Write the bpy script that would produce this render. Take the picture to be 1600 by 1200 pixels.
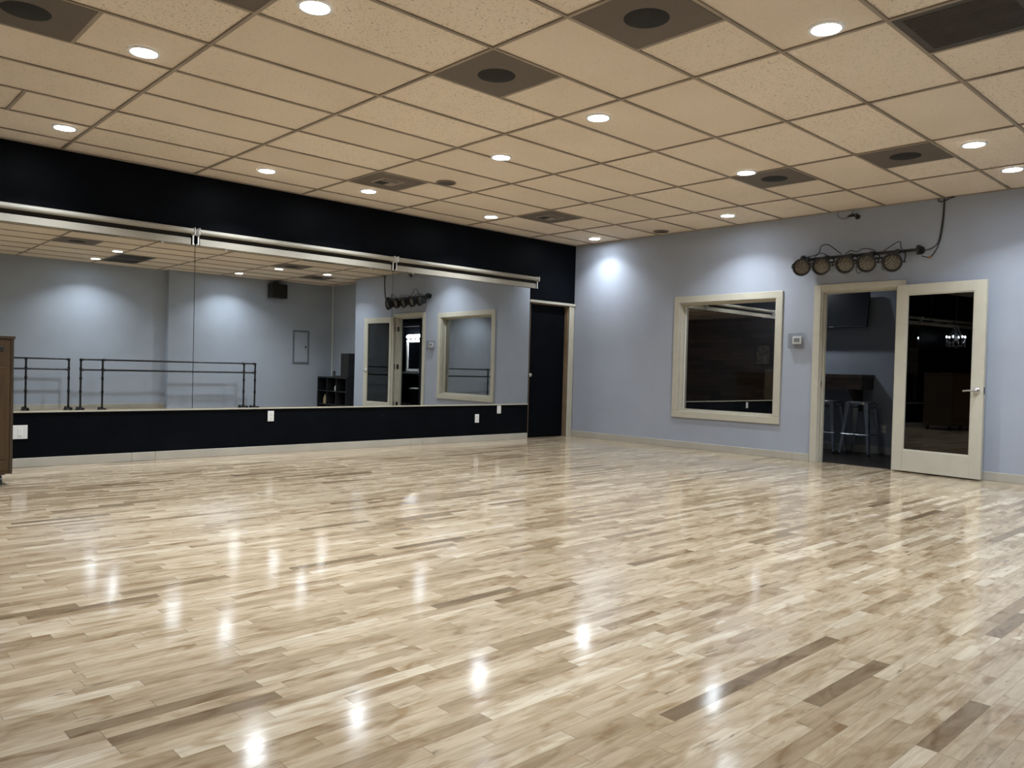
import bpy, bmesh, math, random
from mathutils import Vector, Matrix
random.seed(7)
for o in list(bpy.data.objects): bpy.data.objects.remove(o, do_unlink=True)
S = bpy.context.scene
COL = S.collection
PI = math.pi

# ------------------------------------------------------------------ camera
H = 2.931                                   # ceiling height
CAM = Vector((8.2145, -9.0062, 0.9974))
YAW, PIT, ROL = 0.8161, -0.0179, 0.0258
F = Vector((-math.sin(YAW)*math.cos(PIT), math.cos(YAW)*math.cos(PIT), math.sin(PIT)))
R0 = Vector((math.cos(YAW), math.sin(YAW), 0)); U0 = R0.cross(F)
R = R0*math.cos(ROL) + U0*math.sin(ROL); U = -R0*math.sin(ROL) + U0*math.cos(ROL)
cd = bpy.data.cameras.new('camera'); cam = bpy.data.objects.new('camera', cd); COL.objects.link(cam)
cd.sensor_width = 36; cd.lens = 36*1226.86/1600; cd.clip_start = 0.02; cd.clip_end = 100
M = Matrix((( R.x, U.x, -F.x, CAM.x), (R.y, U.y, -F.y, CAM.y), (R.z, U.z, -F.z, CAM.z), (0,0,0,1)))
cam.matrix_world = M
S.camera = cam

# ------------------------------------------------------------------ world and exposure
w = bpy.data.worlds.new('world'); S.world = w; w.use_nodes = True
w.node_tree.nodes['Background'].inputs[0].default_value = (0.5, 0.6, 0.8, 1)
w.node_tree.nodes['Background'].inputs[1].default_value = 0.0
S.view_settings.view_transform = 'Standard'; S.view_settings.look = 'None'
S.view_settings.gamma = 1; S.view_settings.use_curve_mapping = False
S.view_settings.exposure = 0.40
c = S.cycles
c.max_bounces = 10; c.diffuse_bounces = 5; c.glossy_bounces = 7; c.transmission_bounces = 6; c.transparent_max_bounces = 8
c.caustics_reflective = True; c.blur_glossy = 0.1
c.sample_clamp_indirect = 60; c.use_adaptive_sampling = True; c.adaptive_threshold = 0.02
c.use_denoising = True

# ------------------------------------------------------------------ the room's lamps, the last two unseen and added (x, y, power factor, label)
LAMP_W = 20.0
LAMP_COL = (0.86, 0.93, 1.0)
LAMPS = [
 (0.776,-7.241,1,'recessed ceiling light at the far left, close above the black wall'),
 (0.725,-5.415,1,'recessed ceiling light beside the black wall, above the left mirror joint'),
 (0.737,-4.227,1,'recessed ceiling light next to the square vent nearest the black wall'),
 (0.708,-2.390,1,'recessed ceiling light beside the black wall, above the right-hand mirror'),
 (0.673,-0.345,.46,'recessed ceiling light right in the corner above the blue-lit wall'),
 (2.870,-4.190,1,'recessed ceiling light in mid ceiling, right of the small round grille'),
 (4.253,-4.451,1,'recessed ceiling light right of the square vent with dark round centre in mid ceiling'),
 (3.016,-0.608,.72,'recessed ceiling light above the framed interior window'),
 (4.234,-2.274,1,'recessed ceiling light touching a dark square vent, above the window'),
 (6.070,-1.888,1,'recessed ceiling light at the right, the nearer of the pair by the wall'),
 (6.074,-0.832,.8,'recessed ceiling light at the right picture edge, nearest the blue wall'),
 (6.178,-4.772,1,'recessed ceiling light at top right, biggest on that side, near the large dark return vent'),
 (2.976,-7.326,1.55,'recessed ceiling light at upper left, right of the dark square vent'),
 (4.331,-6.888,1.5,'recessed ceiling light cut near the top edge of the photo, left of centre'),
 (7.400,-2.100,1,'recessed ceiling light seen only in the mirror, above the right end of the barres'),
 (7.500,-4.750,1,'recessed ceiling light seen only in the mirror, above the gap between barres'),
 (6.200,-7.400,1.4,'unseen recessed ceiling light, added to even out the foreground floor'),  # this lamp and the next are out of view, added for the floor
 (3.000,-10.00,.6,'added recessed ceiling light in the unseen rear, near the middle'),
]

# ------------------------------------------------------------------ helpers
def MAT(name, col, rough=0.5, metal=0.0, var=0.06, scale=6.0, bump=0.0, bscale=200.0, spec=0.5, emit=None, estr=0.0, coat=0.0, stretch=(1,1,1), col2=None):
    m = bpy.data.materials.new(name); m.use_nodes = True
    nt = m.node_tree; N = nt.nodes; L = nt.links; p = N['Principled BSDF']
    tc = N.new('ShaderNodeTexCoord'); mp = N.new('ShaderNodeMapping'); mp.inputs['Scale'].default_value = stretch
    L.new(tc.outputs['Object'], mp.inputs[0])
    n = N.new('ShaderNodeTexNoise'); n.inputs['Scale'].default_value = scale; n.inputs['Detail'].default_value = 4
    L.new(mp.outputs[0], n.inputs['Vector'])
    cr = N.new('ShaderNodeValToRGB')
    a = col; b = col2 if col2 else tuple(min(1, x*(1+2*var)) for x in col)
    if col2 is None: a = tuple(x*(1-2*var) for x in col)
    cr.color_ramp.elements[0].position = .3; cr.color_ramp.elements[1].position = .7
    cr.color_ramp.elements[0].color = (*a, 1); cr.color_ramp.elements[1].color = (*b, 1)
    L.new(n.outputs[0], cr.inputs[0]); L.new(cr.outputs[0], p.inputs['Base Color'])
    p.inputs['Roughness'].default_value = rough; p.inputs['Metallic'].default_value = metal
    p.inputs['Specular IOR Level'].default_value = spec
    p.inputs['Coat Weight'].default_value = coat
    if bump:
        n2 = N.new('ShaderNodeTexNoise'); n2.inputs['Scale'].default_value = bscale; n2.inputs['Detail'].default_value = 3
        L.new(mp.outputs[0], n2.inputs['Vector'])
        bp = N.new('ShaderNodeBump'); bp.inputs['Strength'].default_value = bump; bp.inputs['Distance'].default_value = 0.002
        L.new(n2.outputs[0], bp.inputs['Height']); L.new(bp.outputs[0], p.inputs['Normal'])
    if emit:
        p.inputs['Emission Color'].default_value = (*emit, 1); p.inputs['Emission Strength'].default_value = estr
    return m

def link(name, bm, mat, parent=None, smooth=False, bevel=0.0, loc=None):
    me = bpy.data.meshes.new(name)
    bmesh.ops.recalc_face_normals(bm, faces=bm.faces)
    bm.to_mesh(me); bm.free()
    if mat: me.materials.append(mat)
    o = bpy.data.objects.new(name, me); COL.objects.link(o)
    if smooth:
        for p in me.polygons: p.use_smooth = True
        try: me.set_sharp_from_angle(angle=math.radians(38))
        except Exception: pass
    if bevel:
        b = o.modifiers.new('bevel', 'BEVEL'); b.width = bevel; b.segments = 2; b.limit_method = 'ANGLE'
    if parent: o.parent = parent
    if loc: o.location = loc
    return o

def BM(): return bmesh.new()
def box(bm, x0, x1, y0, y1, z0, z1):
    v = [bm.verts.new((x, y, z)) for z in (z0, z1) for y in (y0, y1) for x in (x0, x1)]
    for f in ((0,1,3,2),(4,6,7,5),(0,4,5,1),(2,3,7,6),(0,2,6,4),(1,5,7,3)):
        bm.faces.new([v[i] for i in f])
    return bm
def frame_of(d):
    d = Vector(d).normalized(); a = Vector((0,0,1)) if abs(d.z) < .9 else Vector((1,0,0))
    u = d.cross(a).normalized(); return u, d.cross(u)
def cyl(bm, p0, p1, r0, r1=None, n=20, caps=True):
    r1 = r0 if r1 is None else r1; p0 = Vector(p0); p1 = Vector(p1); u, v = frame_of(p1-p0)
    A = [bm.verts.new(p0+(u*math.cos(2*PI*i/n)+v*math.sin(2*PI*i/n))*r0) for i in range(n)]
    B = [bm.verts.new(p1+(u*math.cos(2*PI*i/n)+v*math.sin(2*PI*i/n))*r1) for i in range(n)]
    for i in range(n): bm.faces.new((A[i], A[(i+1)%n], B[(i+1)%n], B[i]))
    if caps: bm.faces.new(A[::-1]); bm.faces.new(B)
    return bm
def lathe(bm, c, axis, prof, n=32):
    # prof: list of (distance along the axis, radius)
    c = Vector(c); ax = Vector(axis).normalized(); u, v = frame_of(ax); rings = []
    for t, r in prof:
        if r < 1e-6: rings.append([bm.verts.new(c+ax*t)])
        else: rings.append([bm.verts.new(c+ax*t+(u*math.cos(2*PI*i/n)+v*math.sin(2*PI*i/n))*r) for i in range(n)])
    for a, b in zip(rings, rings[1:]):
        for i in range(n):
            j = (i+1) % n
            if len(a) == 1 and len(b) == 1: continue
            if len(a) == 1: bm.faces.new((a[0], b[j], b[i]))
            elif len(b) == 1: bm.faces.new((a[i], a[j], b[0]))
            else: bm.faces.new((a[i], a[j], b[j], b[i]))
    return bm
def tube(bm, pts, r, n=8, smooth=4):
    P = [Vector(p) for p in pts]
    if smooth > 1 and len(P) > 2:
        Q = []
        for i in range(len(P)-1):
            p0 = P[max(i-1,0)]; p1 = P[i]; p2 = P[i+1]; p3 = P[min(i+2,len(P)-1)]
            for k in range(smooth):
                t = k/smooth
                Q.append(.5*((2*p1)+(p2-p0)*t+(2*p0-5*p1+4*p2-p3)*t*t+(3*p1-3*p2+p3-p0)*t**3))
        Q.append(P[-1]); P = Q
    rings = []; u = None
    for i, p in enumerate(P):
        d = (P[min(i+1,len(P)-1)]-P[max(i-1,0)])
        if d.length < 1e-7: d = Vector((0,0,1))
        d.normalize()
        if u is None: u, _ = frame_of(d)
        u = (u - d*u.dot(d)); u.normalize(); v = d.cross(u)
        rings.append([bm.verts.new(p+(u*math.cos(2*PI*k/n)+v*math.sin(2*PI*k/n))*r) for k in range(n)])
    for a, b in zip(rings, rings[1:]):
        for k in range(n): bm.faces.new((a[k], a[(k+1)%n], b[(k+1)%n], b[k]))
    bm.faces.new(rings[0][::-1]); bm.faces.new(rings[-1])
    return bm
def sph(bm, c, r, n=16, sc=(1,1,1)):
    bmesh.ops.create_uvsphere(bm, u_segments=n, v_segments=max(6, n//2), radius=1,
        matrix=Matrix.Translation(c) @ Matrix.Diagonal((r*sc[0], r*sc[1], r*sc[2], 1)))
    return bm
def thing(name, label, cat, loc=(0,0,0), rz=0.0, group=None):
    o = bpy.data.objects.new(name, None); COL.objects.link(o); o.empty_display_size = .1
    o.location = loc; o.rotation_euler = (0,0,rz); o['label'] = label; o['category'] = cat
    if group: o['group'] = group
    return o
def struct(name, bm, m, smooth=False, bevel=0.0, label=None):
    o = link(name, bm, m, None, smooth, bevel); o['kind'] = 'structure'
    if label: o['label'] = label
    return o
def dup(root, loc, label, rz=None, group=None):
    r = root.copy(); COL.objects.link(r); r.location = loc; r['label'] = label
    if rz is not None: r.rotation_euler = (0,0,rz)
    if group: r['group'] = group
    for ch in list(root.children):
        k = ch.copy(); COL.objects.link(k); k.parent = r
        for g in list(ch.children):
            d = g.copy(); COL.objects.link(d); d.parent = k
    return r
def new_nt(name):
    m = bpy.data.materials.new(name); m.use_nodes = True
    return m, m.node_tree.nodes, m.node_tree.links, m.node_tree.nodes['Principled BSDF']
def math_node(N, L, op, a, b=None):
    n = N.new('ShaderNodeMath'); n.operation = op
    for i, v in enumerate((a, b)):
        if v is None: continue
        if isinstance(v, (int, float)): n.inputs[i].default_value = v
        else: L.new(v, n.inputs[i])
    return n.outputs[0]

# ------------------------------------------------------------------ materials
def wood_floor():
    m, N, L, p = new_nt('maple strip floor')
    g = N.new('ShaderNodeNewGeometry'); sp = N.new('ShaderNodeSeparateXYZ'); L.new(g.outputs['Position'], sp.inputs[0])
    x, y = sp.outputs[0], sp.outputs[1]
    W = 0.0572
    xs = math_node(N, L, 'DIVIDE', x, W); row = math_node(N, L, 'FLOOR', xs); fr = math_node(N, L, 'FRACT', xs)
    wn = N.new('ShaderNodeTexWhiteNoise'); wn.noise_dimensions = '1D'; L.new(row, wn.inputs['W'])
    off = math_node(N, L, 'MULTIPLY', wn.outputs['Value'], 57.0)
    yy = math_node(N, L, 'ADD', math_node(N, L, 'MULTIPLY', y, 2.0), off)
    yy = math_node(N, L, 'ADD', yy, math_node(N, L, 'MULTIPLY', row, 11.37))
    vo = N.new('ShaderNodeTexVoronoi'); vo.voronoi_dimensions = '1D'; vo.feature = 'F1'; vo.inputs['Scale'].default_value = 1; L.new(yy, vo.inputs['W'])
    ve = N.new('ShaderNodeTexVoronoi'); ve.voronoi_dimensions = '1D'; ve.feature = 'DISTANCE_TO_EDGE'; ve.inputs['Scale'].default_value = 1; L.new(yy, ve.inputs['W'])
    rc = N.new('ShaderNodeSeparateColor'); L.new(vo.outputs['Color'], rc.inputs[0])
    cr = N.new('ShaderNodeValToRGB'); e = cr.color_ramp; e.interpolation = 'LINEAR'
    stops = [(0,(.15,.11,.07)),(.025,(.215,.16,.10)),(.09,(.285,.215,.14)),(.26,(.345,.272,.183)),(.5,(.395,.318,.220)),(.86,(.435,.358,.255)),(1,(.51,.44,.335))]
    e.elements[0].position = 0; e.elements[0].color = (*stops[0][1],1); e.elements[1].position = 1; e.elements[1].color = (*stops[-1][1],1)
    for ps, cc in stops[1:-1]:
        q = e.elements.new(ps); q.color = (*cc,1)
    L.new(rc.outputs[0], cr.inputs[0])
    # grain, stretched along the boards, offset per board
    cv = N.new('ShaderNodeCombineXYZ')
    L.new(math_node(N, L, 'MULTIPLY', x, 26.0), cv.inputs[0]); L.new(math_node(N, L, 'MULTIPLY', y, 2.6), cv.inputs[1])
    L.new(math_node(N, L, 'MULTIPLY', rc.outputs[1], 40.0), cv.inputs[2])
    n1 = N.new('ShaderNodeTexNoise'); n1.inputs['Scale'].default_value = 1.0; n1.inputs['Detail'].default_value = 6; n1.inputs['Roughness'].default_value = .62; n1.inputs['Distortion'].default_value = 1.2
    L.new(cv.outputs[0], n1.inputs['Vector'])
    r1 = N.new('ShaderNodeValToRGB'); r1.color_ramp.elements[0].position = .28; r1.color_ramp.elements[0].color = (.66,.62,.57,1)
    r1.color_ramp.elements[1].position = .62; r1.color_ramp.elements[1].color = (1.06,1.06,1.06,1); L.new(n1.outputs[0], r1.inputs[0])
    mx = N.new('ShaderNodeMix'); mx.data_type = 'RGBA'; mx.blend_type = 'MULTIPLY'; mx.inputs[0].default_value = .85
    L.new(cr.outputs[0], mx.inputs[6]); L.new(r1.outputs[0], mx.inputs[7])
    nbv = N.new('ShaderNodeCombineXYZ'); L.new(math_node(N, L, 'MULTIPLY', x, 14.0), nbv.inputs[0]); L.new(math_node(N, L, 'MULTIPLY', y, 5.0), nbv.inputs[1]); L.new(math_node(N, L, 'MULTIPLY', rc.outputs[0], 90.0), nbv.inputs[2])
    nbn = N.new('ShaderNodeTexNoise'); nbn.inputs['Scale'].default_value = 1.0; nbn.inputs['Detail'].default_value = 3; nbn.inputs['Distortion'].default_value = .8; L.new(nbv.outputs[0], nbn.inputs['Vector'])
    rbn = N.new('ShaderNodeValToRGB'); rbn.color_ramp.elements[0].position = .30; rbn.color_ramp.elements[0].color = (.60,.50,.39,1); rbn.color_ramp.elements[1].position = .52; rbn.color_ramp.elements[1].color = (1,1,1,1); L.new(nbn.outputs[0], rbn.inputs[0])
    mb = N.new('ShaderNodeMix'); mb.data_type = 'RGBA'; mb.blend_type = 'MULTIPLY'; mb.inputs[0].default_value = .85; L.new(mx.outputs[2], mb.inputs[6]); L.new(rbn.outputs[0], mb.inputs[7]); mx = mb
    # dark mineral streaks
    cv2 = N.new('ShaderNodeCombineXYZ')
    L.new(math_node(N, L, 'MULTIPLY', x, 34.0), cv2.inputs[0]); L.new(math_node(N, L, 'MULTIPLY', y, 4.4), cv2.inputs[1])
    L.new(math_node(N, L, 'MULTIPLY', rc.outputs[2], 60.0), cv2.inputs[2])
    n2 = N.new('ShaderNodeTexNoise'); n2.inputs['Scale'].default_value = 1.0; n2.inputs['Detail'].default_value = 5; n2.inputs['Roughness'].default_value = .6
    L.new(cv2.outputs[0], n2.inputs['Vector'])
    r2 = N.new('ShaderNodeValToRGB'); r2.color_ramp.elements[0].position = .63; r2.color_ramp.elements[0].color = (0,0,0,1)
    r2.color_ramp.elements[1].position = .73; r2.color_ramp.elements[1].color = (.8,.8,.8,1); L.new(n2.outputs[0], r2.inputs[0])
    mx2 = N.new('ShaderNodeMix'); mx2.data_type = 'RGBA'; L.new(r2.outputs[0], mx2.inputs[0]); L.new(mx.outputs[2], mx2.inputs[6]); mx2.inputs[7].default_value = (.075,.052,.034,1)
    # seams
    e1 = math_node(N, L, 'MINIMUM', fr, math_node(N, L, 'SUBTRACT', 1.0, fr))
    s1 = math_node(N, L, 'LESS_THAN', e1, 0.014)
    s2 = math_node(N, L, 'LESS_THAN', ve.outputs['Distance'], 0.0030)
    ss = math_node(N, L, 'MAXIMUM', math_node(N, L, 'MULTIPLY', s1, math_node(N, L, 'MULTIPLY', math_node(N, L, 'POWER', n1.outputs[0], 2.0), 1.9)), math_node(N, L, 'MULTIPLY', s2, .45))
    mx3 = N.new('ShaderNodeMix'); mx3.data_type = 'RGBA'; L.new(ss, mx3.inputs[0]); L.new(mx2.outputs[2], mx3.inputs[6]); mx3.inputs[7].default_value = (.10,.07,.045,1)
    L.new(mx3.outputs[2], p.inputs['Base Color'])
    # polyurethane gloss, a little wavy
    n3 = N.new('ShaderNodeTexNoise'); n3.inputs['Scale'].default_value = 5.0; n3.inputs['Detail'].default_value = 2; L.new(g.outputs['Position'], n3.inputs['Vector'])
    cvt = N.new('ShaderNodeCombineXYZ'); L.new(row, cvt.inputs[0]); L.new(rc.outputs[0], cvt.inputs[1])
    hh = math_node(N, L, 'ADD', n3.outputs[0], math_node(N, L, 'MULTIPLY', math_node(N, L, 'POWER', e1, .5), .16))
    n4 = N.new('ShaderNodeTexNoise'); n4.inputs['Scale'].default_value = 38.0; n4.inputs['Detail'].default_value = 1; L.new(g.outputs['Position'], n4.inputs['Vector'])
    hh = math_node(N, L, 'ADD', hh, math_node(N, L, 'MULTIPLY', n4.outputs[0], .05))
    bp = N.new('ShaderNodeBump'); bp.inputs['Strength'].default_value = .22; bp.inputs['Distance'].default_value = .003
    L.new(hh, bp.inputs['Height']); L.new(bp.outputs[0], p.inputs['Normal'])
    rr = N.new('ShaderNodeMapRange'); L.new(n3.outputs[0], rr.inputs[0]); rr.inputs[3].default_value = .09; rr.inputs[4].default_value = .16
    L.new(rr.outputs[0], p.inputs['Roughness']); p.inputs['Specular IOR Level'].default_value = .5
    return m

def ceiling_tile():
    m, N, L, p = new_nt('fissured ceiling tile')
    T = .6096
    g = N.new('ShaderNodeNewGeometry'); sp = N.new('ShaderNodeSeparateXYZ'); L.new(g.outputs['Position'], sp.inputs[0])
    tx = math_node(N, L, 'FLOOR', math_node(N, L, 'DIVIDE', math_node(N, L, 'SUBTRACT', sp.outputs[0], .3583), T))
    ty = math_node(N, L, 'FLOOR', math_node(N, L, 'DIVIDE', math_node(N, L, 'ADD', sp.outputs[1], .9839), 2*T))
    cv = N.new('ShaderNodeCombineXYZ'); L.new(tx, cv.inputs[0]); L.new(ty, cv.inputs[1])
    wn = N.new('ShaderNodeTexWhiteNoise'); wn.noise_dimensions = '2D'; L.new(cv.outputs[0], wn.inputs['Vector'])
    cr = N.new('ShaderNodeValToRGB'); cr.color_ramp.elements[0].color = (.68,.585,.465,1); cr.color_ramp.elements[1].color = (.76,.66,.53,1)
    L.new(wn.outputs['Value'], cr.inputs[0])
    n = N.new('ShaderNodeTexNoise'); n.inputs['Scale'].default_value = 75; n.inputs['Detail'].default_value = 3; n.inputs['Roughness'].default_value = .6
    L.new(g.outputs['Position'], n.inputs['Vector'])
    r = N.new('ShaderNodeValToRGB'); r.color_ramp.elements[0].position = .33; r.color_ramp.elements[0].color = (.42,.40,.36,1)
    r.color_ramp.elements[1].position = .42; r.color_ramp.elements[1].color = (1,1,1,1); L.new(n.outputs[0], r.inputs[0])
    fac = N.new('ShaderNodeMapRange'); L.new(wn.outputs['Value'], fac.inputs[0]); fac.inputs[1].default_value=.2; fac.inputs[2].default_value=.8; fac.inputs[3].default_value = .25; fac.inputs[4].default_value = .85
    mx = N.new('ShaderNodeMix'); mx.data_type = 'RGBA'; mx.blend_type = 'MULTIPLY'; L.new(fac.outputs[0], mx.inputs[0])
    L.new(cr.outputs[0], mx.inputs[6]); L.new(r.outputs[0], mx.inputs[7])
    nb = N.new('ShaderNodeTexNoise'); nb.inputs['Scale'].default_value = 1.3; nb.inputs['Detail'].default_value = 3; L.new(g.outputs['Position'], nb.inputs['Vector'])
    rb = N.new('ShaderNodeValToRGB'); rb.color_ramp.elements[0].color = (.90,.89,.88,1); rb.color_ramp.elements[1].color = (1.05,1.05,1.05,1); L.new(nb.outputs[0], rb.inputs[0])
    my = N.new('ShaderNodeMix'); my.data_type = 'RGBA'; my.blend_type = 'MULTIPLY'; my.inputs[0].default_value = 1; L.new(mx.outputs[2], my.inputs[6]); L.new(rb.outputs[0], my.inputs[7])
    L.new(my.outputs[2], p.inputs['Base Color']); p.inputs['Roughness'].default_value = .9; p.inputs['Specular IOR Level'].default_value = .15
    bp = N.new('ShaderNodeBump'); bp.inputs['Strength'].default_value = .3; bp.inputs['Distance'].default_value = .003; L.new(r.outputs[0], bp.inputs['Height']); L.new(bp.outputs[0], p.inputs['Normal'])
    return m

def mirror_mat():
    m, N, L, p = new_nt('silvered mirror glass')
    p.inputs['Metallic'].default_value = 1; p.inputs['Roughness'].default_value = 0.0
    n = N.new('ShaderNodeTexNoise'); n.inputs['Scale'].default_value = 1.2
    r = N.new('ShaderNodeValToRGB'); r.color_ramp.elements[0].color = (.71,.73,.73,1); r.color_ramp.elements[1].color = (.74,.76,.76,1)
    L.new(n.outputs[0], r.inputs[0]); L.new(r.outputs[0], p.inputs['Base Color'])
    return m

def pane_mat(name, refl, tint, rough=0.0):
    m, N, L, p = new_nt(name)
    N.remove(p); out = N['Material Output']
    gl = N.new('ShaderNodeBsdfGlossy'); gl.inputs['Roughness'].default_value = rough; gl.inputs['Color'].default_value = (.95,.96,.95,1)
    tr = N.new('ShaderNodeBsdfTransparent'); tr.inputs['Color'].default_value = (tint, tint, tint, 1)
    fr = N.new('ShaderNodeFresnel'); ge = N.new('ShaderNodeNewGeometry')
    L.new(math_node(N, L, 'SUBTRACT', 1.5, math_node(N, L, 'MULTIPLY', ge.outputs['Backfacing'], .8333)), fr.inputs['IOR'])
    n = N.new('ShaderNodeTexNoise'); n.inputs['Scale'].default_value = .8
    nv = math_node(N, L, 'MULTIPLY', n.outputs[0], .01)
    f = math_node(N, L, 'ADD', math_node(N, L, 'ADD', fr.outputs[0], refl), nv)
    mx = N.new('ShaderNodeMixShader'); L.new(f, mx.inputs[0]); L.new(tr.outputs[0], mx.inputs[1]); L.new(gl.outputs[0], mx.inputs[2])
    L.new(mx.outputs[0], out.inputs['Surface'])
    return m

def black_wall():
    m, N, L, p = new_nt('black satin wall paint')
    g = N.new('ShaderNodeTexCoord')
    n = N.new('ShaderNodeTexNoise'); n.inputs['Scale'].default_value = 3.0; n.inputs['Detail'].default_value = 6; L.new(g.outputs['Object'], n.inputs['Vector'])
    cr = N.new('ShaderNodeValToRGB'); cr.color_ramp.elements[0].color = (.0015,.0019,.0029,1); cr.color_ramp.elements[1].color = (.0045,.0056,.0080,1)
    L.new(n.outputs[0], cr.inputs[0]); L.new(cr.outputs[0], p.inputs['Base Color'])
    r = N.new('ShaderNodeMapRange'); L.new(n.outputs[0], r.inputs[0]); r.inputs[3].default_value = .40; r.inputs[4].default_value = .52
    L.new(r.outputs[0], p.inputs['Roughness']); p.inputs['Specular IOR Level'].default_value = .04
    n2 = N.new('ShaderNodeTexNoise'); n2.inputs['Scale'].default_value = 90; n2.inputs['Detail'].default_value = 3; L.new(g.outputs['Object'], n2.inputs['Vector'])
    bp = N.new('ShaderNodeBump'); bp.inputs['Strength'].default_value = .35; bp.inputs['Distance'].default_value = .002
    L.new(n2.outputs[0], bp.inputs['Height']); L.new(bp.outputs[0], p.inputs['Normal'])
    return m

def plank_mat(name, c1, c2, width=.14, axis='Z', rough=.6):
    m, N, L, p = new_nt(name)
    g = N.new('ShaderNodeNewGeometry'); sp = N.new('ShaderNodeSeparateXYZ'); L.new(g.outputs['Position'], sp.inputs[0])
    a = sp.outputs['XYZ'.index(axis)]; b = sp.outputs[0 if axis != 'X' else 1]
    q = math_node(N, L, 'DIVIDE', a, width); row = math_node(N, L, 'FLOOR', q); fr = math_node(N, L, 'FRACT', q)
    yy = math_node(N, L, 'ADD', math_node(N, L, 'MULTIPLY', b, .9), math_node(N, L, 'MULTIPLY', row, 7.31))
    vo = N.new('ShaderNodeTexVoronoi'); vo.voronoi_dimensions = '1D'; vo.inputs['Scale'].default_value = 1; L.new(yy, vo.inputs['W'])
    sc = N.new('ShaderNodeSeparateColor'); L.new(vo.outputs['Color'], sc.inputs[0])
    cr = N.new('ShaderNodeValToRGB'); cr.color_ramp.elements[0].color = (*c1,1); cr.color_ramp.elements[1].color = (*c2,1)
    cv = N.new('ShaderNodeCombineXYZ'); L.new(math_node(N, L, 'MULTIPLY', a, 30), cv.inputs[0]); L.new(math_node(N, L, 'MULTIPLY', b, 3), cv.inputs[1]); L.new(row, cv.inputs[2])
    n = N.new('ShaderNodeTexNoise'); n.inputs['Scale'].default_value = 1; n.inputs['Detail'].default_value = 5; L.new(cv.outputs[0], n.inputs['Vector'])
    mixv = math_node(N, L, 'ADD', math_node(N, L, 'MULTIPLY', sc.outputs[0], .6), math_node(N, L, 'MULTIPLY', n.outputs[0], .4))
    L.new(mixv, cr.inputs[0])
    s = math_node(N, L, 'LESS_THAN', math_node(N, L, 'MINIMUM', fr, math_node(N, L, 'SUBTRACT', 1, fr)), .02)
    mx = N.new('ShaderNodeMix'); mx.data_type = 'RGBA'; L.new(s, mx.inputs[0]); L.new(cr.outputs[0], mx.inputs[6]); mx.inputs[7].default_value = (.005,.004,.003,1)
    L.new(mx.outputs[2], p.inputs['Base Color']); p.inputs['Roughness'].default_value = rough
    return m

def perf_mat():
    m, N, L, p = new_nt('perforated grey vent metal')
    g = N.new('ShaderNodeTexCoord'); sp = N.new('ShaderNodeSeparateXYZ'); L.new(g.outputs['Object'], sp.inputs[0])
    fx = math_node(N, L, 'ABSOLUTE', math_node(N, L, 'SUBTRACT', math_node(N, L, 'FRACT', math_node(N, L, 'MULTIPLY', sp.outputs[0], 90)), .5))
    fy = math_node(N, L, 'ABSOLUTE', math_node(N, L, 'SUBTRACT', math_node(N, L, 'FRACT', math_node(N, L, 'MULTIPLY', sp.outputs[1], 90)), .5))
    d = math_node(N, L, 'LESS_THAN', math_node(N, L, 'ADD', fx, fy), .42)
    mx = N.new('ShaderNodeMix'); mx.data_type = 'RGBA'; L.new(d, mx.inputs[0]); mx.inputs[6].default_value = (.15,.12,.09,1); mx.inputs[7].default_value = (.04,.032,.025,1)
    L.new(mx.outputs[2], p.inputs['Base Color']); p.inputs['Roughness'].default_value = .7
    return m

M_floor = wood_floor(); M_tile = ceiling_tile(); M_mirror = mirror_mat(); M_black = black_wall()
M_blue = MAT('blue grey wall paint', (.33,.36,.42), .62, var=.015, scale=2.5, bump=.12, bscale=160, spec=.3)
M_grey = MAT('grey wall paint', (.33,.365,.42), .62, var=.02, scale=2.0, bump=.12, bscale=160, spec=.3)
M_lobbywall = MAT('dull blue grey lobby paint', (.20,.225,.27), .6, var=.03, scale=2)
M_cream = MAT('cream painted wood', (.47,.445,.365), .38, var=.02, scale=9, bump=.08, bscale=60, stretch=(1,1,1))
M_base = MAT('off white baseboard paint', (.42,.395,.335), .42, var=.03, scale=5)
M_tee = MAT('ceiling grid tee', (.27,.22,.165), .6, var=.10, scale=3)
M_white = MAT('white plastic', (.74,.74,.72), .35, var=.01)
M_shade = MAT('cream vinyl roller shade', (.33,.305,.25), .5, var=.02, scale=5)
M_cloth = MAT('cloth darkened as shaded gap', (.018,.015,.012), .8)  # shade of the gap under the roller tube is put into this colour
M_blk = MAT('black plastic', (.012,.012,.013), .4, var=.1)
M_blkmetal = MAT('black iron pipe', (.03,.03,.032), .38, metal=.6, var=.15, scale=20)
M_steel = MAT('brushed steel', (.55,.55,.56), .28, metal=1, var=.05, scale=30)
M_chrome = MAT('chrome', (.8,.8,.82), .1, metal=1, var=.02)
M_gun = MAT('gunmetal painted steel', (.30,.32,.35), .26, metal=.85, var=.08, scale=10)
M_vent = perf_mat()
M_ventdark = MAT('dark return grille metal', (.045,.038,.03), .6, var=.1)
M_hole = MAT('dark duct', (.012,.011,.010), .9, var=.1)
M_lens = MAT('lit lens', (.9,.9,.9), .4, var=.0, emit=(.82,.91,1.0), estr=75)
M_trim = MAT('white lamp trim', (.8,.8,.8), .25, var=.01)
M_tan = MAT('honey brown plywood', (.05,.026,.008), .5, col2=(.075,.04,.013), scale=3, stretch=(8,8,.7))
M_tandark = MAT('dark stained edge wood', (.035,.022,.012), .45, col2=(.06,.038,.02), scale=4, stretch=(6,6,.7))
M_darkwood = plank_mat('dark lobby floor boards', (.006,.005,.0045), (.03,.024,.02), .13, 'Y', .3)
M_counter = MAT('dark rustic counter wood', (.012,.009,.007), .45, col2=(.055,.036,.024), scale=5, stretch=(1.2,8,8))
M_planks = plank_mat('brown wood plank wall', (.05,.032,.02), (.16,.105,.066), .15, 'Z', .6)
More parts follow.
